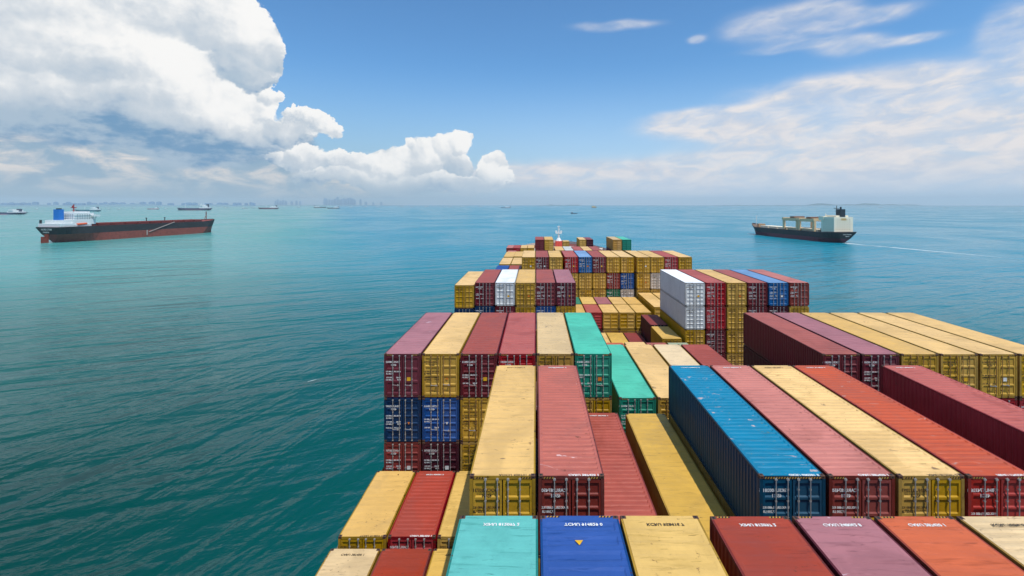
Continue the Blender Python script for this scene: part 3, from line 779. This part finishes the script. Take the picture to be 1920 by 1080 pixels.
for k_ in range(12): tube(bm, (16.4, Lb_*.47+k_*3.0, 6.5+k_*.95), (16.4, Lb_*.47+(k_+1)*3.0, 6.5+(k_+1)*.95), .55, 4)
box(bm, 16.1, 16.7, Lb_*.455, Lb_*.462, 2.5, 9)
part(bulk, 'gangway', bm, simple('gangway grey', (170, 150, 142), .6))
bm = B_(); tube(bm, (14, 20, dz_+3), (14, 30, dz_+3.6), 1.3, 8, r2=1.1); part(bulk, 'lifeboat', bm, simple('lifeboat orange', (220, 90, 40), .5))
t_ = textmesh([('NORD STAR', 2.6, -6.5, 0), ('PANAMA', 2.0, -3.8, -2.8)], mirror=False)
lt = ob('stern_name', t_, M_LW, bulk, (0, -.04, 13.6))
bm = B_()
for i in range(40):
    y0 = 3+i*(Lb_*.84-3)/40
    tube(bm, (15.9, y0, dz_+.8), (15.9, y0, dz_+1.9), .08, 4)
tube(bm, (15.9, 3, dz_+1.9), (15.9, Lb_*.84, dz_+1.9), .1, 4); part(bulk, 'railing', bm, simple('rust rail', (120, 50, 40), .7))
# --- cargo ship, right
a = gpt(1590, 456); b = gpt(1411, 438); v = b-a; Lc = v.length; ang = atan2(v.y, v.x)-pi/2
cargo = thing('cargo_ship', 'cream and black cargo ship with gantry cranes steaming away at right', 'ship', a, ang)
ob('hull', hull_mesh(Lc, 26, 9.8, 4.6, 4.6, rake=.045, transom=.8, fine=.3, bulw=1.0, sheer0=1.4), [m_black, simple('dull red boot', (112, 44, 58), .7), simple('brown deck', (120, 96, 76), .7)], cargo)
z0 = 9.6
bm = B_(); box(bm, -11.6, 11.6, 6, 25, z0, z0+18.4); box(bm, -12.4, 12.4, 21, 28, z0+14.2, z0+18.9); box(bm, -7.5, 7.5, 8, 22, z0+18, z0+20.2)
cacc = part(cargo, 'accommodation', bm, m_cream)
windows(cargo, [(-8.3+i*3, -7.3+i*3, 5.94, 6.0, z0+2+lv*2.6, z0+2.9+lv*2.6) for lv in range(6) for i in range(6)] +
        [(-11.66, -11.6, 8+i*3, 9+i*3, z0+2+lv*2.6, z0+2.9+lv*2.6) for lv in range(6) for i in range(5)], simple('brownish windows', (150, 132, 104), .4))
bm = B_(); box(bm, -3.2, 3.2, 5.94-.1, 5.9, z0+14.6, z0+17.0); part(cargo, 'funnel_emblem', bm, simple('faded ochre', (206, 168, 104), .6))
for lv in range(6):
    bm = B_(); box(bm, -10.8, 10.8, 5.3, 6.0, z0+1.3+lv*2.6, z0+1.45+lv*2.6)
    bm.free()
bm = B_(); prism(bm, [(-3, 7), (3, 7), (3, 13.5), (-3, 13.5)], z0+18, z0+27.0); tube(bm, (0, 10, z0+27), (0, 10, z0+29.5), .9, 8)
part(cargo, 'funnel', bm, simple('black funnel', (34, 42, 50), .5))
bm = B_(); tube(bm, (1, 17, z0+20), (1, 17, z0+31), .4, 6); box(bm, -2.2, 4.2, 16.7, 17.3, z0+27.4, z0+28); box(bm, -.8, 2.8, 16.7, 17.3, z0+24.5, z0+25); part(cargo, 'radar_mast', bm, simple('grey mast', (90, 90, 90), .6))
bm = B_(); tube(bm, (-5, 26, z0+18), (-5, 26, z0+22), .3, 6); box(bm, -6, -4, 25.7, 26.3, z0+20, z0+20.4); part(cargo, 'antenna', bm, m_cream)
m_tan = simple('gantry paint', (228, 196, 152), .6)
for y0, y1 in ((38, 62), (66, 90)):
    g = B_()
    for sx in (-1, 1):
        for yy in (y0, y1): box(g, sx*10-1.0, sx*10+1.0, yy-1.5, yy+1.5, z0, z0+13.6)
        box(g, sx*10-1.0, sx*10+1.0, y0, y1, z0+12.0, z0+15.4)
    for yy in (y0, y1): box(g, -12, 12, yy-1.6, yy+1.6, z0+13.2, z0+16.0)
    for sx in (-1, 1): box(g, sx*9.2-.9, sx*9.2+.9, y0-1.5, y1+1.5, z0+2.6, z0+3.8)
    gg = part(cargo, 'gantry_crane', g, m_tan)
    g = B_(); box(g, -10, 4, y0+5, y0+13, z0+15.0, z0+17.6); tube(g, (-2, y0+9, z0+16.6), (2, y0+18, z0+17.0), .5, 6); part(gg, 'trolley', g, simple('trolley rust', (140, 96, 66), .6))
for i in range(6):
    bm = B_(); y0 = 34+i*(Lc-62)/6; w = (Lc-62)/6-2.5
    box(bm, -8, 8, y0, y0+w, z0, z0+2.6); box(bm, -8.4, 8.4, y0-.3, y0+w+.3, z0+2.6, z0+3.4); part(cargo, 'hatch', bm, m_cream)
bm = B_(); tube(bm, (0, Lc-9, z0+4), (0, Lc-9, z0+17), .45, 6); box(bm, -1.2, 1.2, Lc-9.3, Lc-8.7, z0+12, z0+12.4); part(cargo, 'foremast', bm, m_white)
bm = B_()
for i in range(3): tube(bm, (-2+2*i, Lc-16, z0+4), (-1+2*i, Lc-16, z0+5.5), .7, 8)
box(bm, -5, 5, Lc-22, Lc-19, z0+1, z0+5.4); part(cargo, 'deck_gear', bm, simple('gear tan', (190, 150, 110), .6))
bm = B_()
for i in range(5): box(bm, -10+i*1.2, -9+i*3.0, 27+i*1.6, 28+i*1.6, z0, z0+2+(i % 3)*1.5)
part(cargo, 'deck_stores', bm, simple('stores', (110, 100, 86), .6))
lt = ob('stern_name', textmesh([('ASIAN TRADER', 1.5, -6, 0), ('MAJURO', 1.3, -3.2, -1.9)], mirror=False), M_LW, cargo, (0, -.05, 8.7))

# --- ships farther off
def far_ship(name, px0, px1, py, hullc, label, house='right', masts=(), group=None, bootc=(120, 50, 60), hh=None, housew=.28, cat='ship', housec=(236, 236, 234)):
    a = gpt(px0, py); b = gpt(px1, py); L = (b-a).length; d = a.y
    if house == 'right': org, dirv = b, a-b       # stern right, bow left
    else: org, dirv = a, b-a
    ang = atan2(dirv.y, dirv.x)-pi/2
    B = max(4, L*.15); dk = hh if hh else max(2.2, L*.055)
    t = thing(name, label, cat, org, ang, group)
    hm = simple('far hull %d %d %d' % hullc, hullc, .6)
    ob('hull', hull_mesh(L, B, dk, dk*.35, dk*.35, rake=.04, transom=.8, fine=.3, bulw=dk*.08, nst=14), [hm, simple('far boot %d %d %d' % bootc, bootc, .7), hm], t)
    hw = simple('far house %d %d %d' % housec, housec, .5)
    bm = B_(); y1 = L*(.05+housew)
    box(bm, -B*.42, B*.42, L*.05, y1, dk, dk*1.7); box(bm, -B*.38, B*.38, L*.09, y1-L*.03, dk*1.7, dk*2.5); box(bm, -B*.46, B*.46, y1-L*.10, y1-L*.03, dk*2.2, dk*2.9)
    part(t, 'superstructure', bm, hw)
    bm = B_(); prism(bm, [(-B*.12, L*.07), (B*.12, L*.07), (B*.12, L*.13), (-B*.12, L*.13)], dk*1.7, dk*3.3); part(t, 'funnel', bm, simple('far funnel', (60, 70, 90), .6))
    for s in masts:
        bm = B_(); tube(bm, (0, L*s, dk), (0, L*s, dk*3.6), max(.25, L*.004), 5); box(bm, -B*.2, B*.2, L*s-.3, L*s+.3, dk*3, dk*3.15); part(t, 'mast', bm, hw)
    if L > 60:
        for i in range(4):
            bm = B_(); y0 = y1+L*.05+i*L*.13; box(bm, -B*.3, B*.3, y0, y0+L*.10, dk, dk*1.2); part(t, 'hatch', bm, hm)
    return t
far_ship('cargo_ship', -60, 47, 402, (44, 62, 92), 'navy and pink hulled ship with white house, cut by left edge', 'right', (.5, .7), bootc=(190, 110, 140), housew=.2, hh=7)
far_ship('cargo_ship', 140, 188, 396.5, (40, 110, 126), 'teal hulled ship with white house behind the bulk carrier mast', 'right', (.6,), housew=.3, bootc=(40, 100, 120))
far_ship('cargo_ship', 276, 298, 392.5, (190, 110, 130), 'small pinkish ship beyond the middle of the bulk carrier', 'right', ())
far_ship('cargo_ship', 332, 396, 394.3, (74, 62, 96), 'long dark violet ship with white house, beyond the bulk carrier bow', 'right', (.75, .3), housew=.26)
far_ship('cargo_ship', 484, 522, 392.0, (120, 60, 76), 'maroon hulled ship with white stern house, right of the bulk carrier', 'right', (.6,), housew=.36)
far_ship('cargo_ship', 588, 612, 389.6, (60, 60, 70), 'dark ship with tall white house under the skyline', 'left', (.5,), housew=.4)
far_ship('cargo_ship', 613, 637, 391.0, (50, 56, 70), 'dark ship with white house just right below the skyline', 'right', (.7,), housew=.4)
far_ship('coaster', 453, 465, 390.6, (150, 150, 160), 'tiny white coaster left of the maroon hulled ship', 'left', ())
far_ship('coaster', 470, 479, 390.0, (110, 110, 130), 'tiny grey coaster beside the tiny white one', 'right', ())
far_ship('coaster', 939, 958, 390.0, (90, 110, 130), 'small white ship alone on the horizon left of our bow', 'right', (.6,), housew=.5)
far_ship('trawler', 1070, 1083, 400.5, (40, 44, 54), 'small dark boat with short wake ahead of our bow', 'left', (), cat='boat', housec=(120, 120, 130))
far_ship('barge', 1109, 1119, 389.6, (206, 164, 96), 'tan boxy vessel on the horizon ahead of our bow', 'left', (), hh=8.5, housec=(214, 176, 110), housew=.7)
for i, (x, y) in enumerate(((660, 388.2), (684, 388.0), (709, 388.3), (752, 388), (773, 387.8), (832, 388), (845, 387.6), (900, 387.6), (106, 394.5), (68, 392.4), (205, 392.2), (222, 392.5), (312, 391.8), (250, 390.5), (425, 390), (560, 389), (800, 387.8), (865, 387.6))):
    far_ship('coaster', x-4, x+4, y, (170, 175, 185), 'tiny pale vessel anchored far off near the horizon at left', 'right' if i % 2 else 'left', (), group='tiny vessels far off near the horizon', housew=.4)
far_ship('coaster', 1647, 1655, 389, (190, 170, 150), 'tiny pale vessel before the faint islands at right', 'left', ())
far_ship('coaster', 1770, 1776, 390, (90, 90, 110), 'tiny dark vessel on the horizon far right', 'left', ())

# wakes: thin churned foam lying on the water
def foam_mat():
    m = bpy.data.materials.new('sea foam'); m.use_nodes = True; k = N(m.node_tree); b = m.node_tree.nodes['Principled BSDF']
    b.inputs['Base Color'].default_value = (.75, .8, .8, 1); b.inputs['Roughness'].default_value = .8
    P = k.new('ShaderNodeTexCoord').outputs['Object']
    uv = k.new('ShaderNodeUVMap').outputs[0]; u, vv, _ = k.sep(uv)
    f = k.noise(P, .35, 6, .65)
    edge = k.m('SUBTRACT', 1., k.m('ABSOLUTE', k.m('MULTIPLY_ADD', vv, 2., -1.)))
    k.put(b.inputs['Alpha'], k.m('MULTIPLY', k.ramp(k.m('MULTIPLY', k.m('MULTIPLY', f, edge), k.m('SUBTRACT', 1.35, u)), .14, .60), .75))
    return m
m_foam = foam_mat()
def foam(name, pts, widths, label, cat='wake', z=.05):
    bm = B_(); uvl = bm.loops.layers.uv.new('UVMap'); prev = None
    for i, (p, w) in enumerate(zip(pts, widths)):
        q = pts[min(i+1, len(pts)-1)]-pts[max(i-1, 0)]; nn = Vector((-q.y, q.x, 0)).normalized()
        row = [bm.verts.new(p+nn*w*s+Vector((0, 0, z))) for s in (-1, 1)]
        if prev:
            f = bm.faces.new((prev[0], row[0], row[1], prev[1])); u0 = (i-1)/(len(pts)-1); u1 = i/(len(pts)-1)
            for l, uvv in zip(f.loops, ((u0, 0), (u1, 0), (u1, 1), (u0, 1))): l[uvl].uv = uvv
        prev = row
    o = ob(name, mesh(bm, name), m_foam); o['label'] = label; o['kind'] = 'stuff'; o['category'] = cat
    if o.data.polygons[0].normal.z < 0: o.data.flip_normals()
    return o
def poly(pp, k=10):
    out = []
    for (x0, y0), (x1, y1) in zip(pp, pp[1:]):
        A, Bq = gpt(x0, y0), gpt(x1, y1)
        for i in range(k): out.append(A.lerp(Bq, i/k))
    out.append(gpt(*pp[-1])); return out
p = poly([(1586, 456), (1620, 459.5), (1670, 464)]); foam('wake', p, [8-.12*i for i in range(len(p))], 'white churned wake behind the cream cargo ship')
p = poly([(1634, 460.5), (1760, 472), (1860, 481), (1990, 493)]); foam('wake', p, [6.5]*len(p), 'thin pale trail crossing the water at right')
p = poly([(1083, 400.4), (1110, 401.5), (1140, 403.5)]); foam('wake', p, [3]*len(p), 'short pale wake behind the small dark boat')
p = poly([(577, 716), (592, 712), (607, 709)], 6); foam('foam', p, [.2, .25, .3, .4, .4, .4, .4, .35, .3, .25, .2, .15, .1], 'small white foam crest on the green water at left', 'foam')
p = poly([(1402, 437.5), (1420, 441), (1440, 444)], 6); foam('foam', p, [1.6]*13, 'low bow wave along the cream cargo ship', 'foam')

# ------------------------------------------------------------------ land and the far city
def land(name, px0, px1, d, hmax, seed, colr, base=4):
    r = random.Random(seed); bm = B_(); k = 60; prev = None
    for i in range(k+1):
        px = px0+(px1-px0)*i/k; e = min(1, i/6, (k-i)/6)
        z = max(.5, (base+hmax*(.45+.55*sin(i*.37+seed)*sin(i*.13+seed*2))*(.7+.5*r.random())))*e+.3
        x = (px-VX)*d/F
        row = [bm.verts.new((x, d, -1)), bm.verts.new((x, d+100, z*.7)), bm.verts.new((x, d+500, z)), bm.verts.new((x, d+1500, -1))]
        if prev:
            for j in range(3): bm.faces.new((prev[j], row[j], row[j+1], prev[j+1]))
        prev = row
    o = ob(name, mesh(bm, name), simple(name+' '+str(seed), colr, .9)); o['kind'] = 'structure'
    return o
land('land', -330, 500, 9500, 38, 3, (110, 142, 152), 16)  # lighter bluish colour has distance haze painted in
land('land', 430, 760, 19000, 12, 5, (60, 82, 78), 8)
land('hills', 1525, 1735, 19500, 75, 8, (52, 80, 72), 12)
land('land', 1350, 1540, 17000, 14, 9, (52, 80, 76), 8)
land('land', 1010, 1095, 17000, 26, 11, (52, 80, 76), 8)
def tower(px, w, top, d, i, kind=0):
    X = (px-VX)*d/F; k = d/F; W_ = w*k/2; H_ = EYE+(VY-top)*k
    if kind == 0:
        lab = 'hazy tower of the distant city skyline'; g = 'towers of the far skyline'
    else: lab = 'low hazy block on the far left shore'; g = 'blocks on the far left shore'
    t = thing('tower_block' if kind == 0 else 'apartment_block', lab, 'building', (X, d, 0), 0, g)
    bm = B_(); box(bm, -W_, W_, -25, 25, -1, H_*.86)
    for zf in range(1, int(H_*.86//14)): box(bm, -W_-.8, W_+.8, -25.8, 25.8, zf*14, zf*14+1.2)
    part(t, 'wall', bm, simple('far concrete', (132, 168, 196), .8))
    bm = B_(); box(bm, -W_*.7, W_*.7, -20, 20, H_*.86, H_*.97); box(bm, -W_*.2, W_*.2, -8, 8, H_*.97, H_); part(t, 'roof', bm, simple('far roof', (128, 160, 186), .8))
r = random.Random(4)
i = 0
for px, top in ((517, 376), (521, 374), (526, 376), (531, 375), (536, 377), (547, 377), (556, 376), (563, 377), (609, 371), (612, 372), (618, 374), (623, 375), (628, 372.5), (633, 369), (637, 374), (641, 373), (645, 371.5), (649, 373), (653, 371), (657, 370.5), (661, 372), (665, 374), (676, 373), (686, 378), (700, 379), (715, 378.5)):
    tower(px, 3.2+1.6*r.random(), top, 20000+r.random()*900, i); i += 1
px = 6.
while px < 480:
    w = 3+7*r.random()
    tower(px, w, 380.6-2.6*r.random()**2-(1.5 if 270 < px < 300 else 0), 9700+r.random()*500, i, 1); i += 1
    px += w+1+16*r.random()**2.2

# ------------------------------------------------------------------ air
bm = B_(); box(bm, -23000, 23000, -23000, 23000, -3, 300)
hz_o = ob('haze', mesh(bm, 'haze'), None)
hm = bpy.data.materials.new('air haze'); hm.use_nodes = True; hm.node_tree.nodes.clear()
k = N(hm.node_tree); pv = k.new('ShaderNodeVolumePrincipled'); oo = k.new('ShaderNodeOutputMaterial')
pv.inputs['Color'].default_value = (.74, .93, 1, 1); pv.inputs['Density'].default_value = 5.5e-5; pv.inputs['Anisotropy'].default_value = 0
hm.node_tree.links.new(pv.outputs[0], oo.inputs['Volume'])
hz_o.material_slots[0].link = 'OBJECT'; hz_o.material_slots[0].material = hm
hz_o['kind'] = 'stuff'; hz_o['label'] = 'thin pale sea haze in the air'
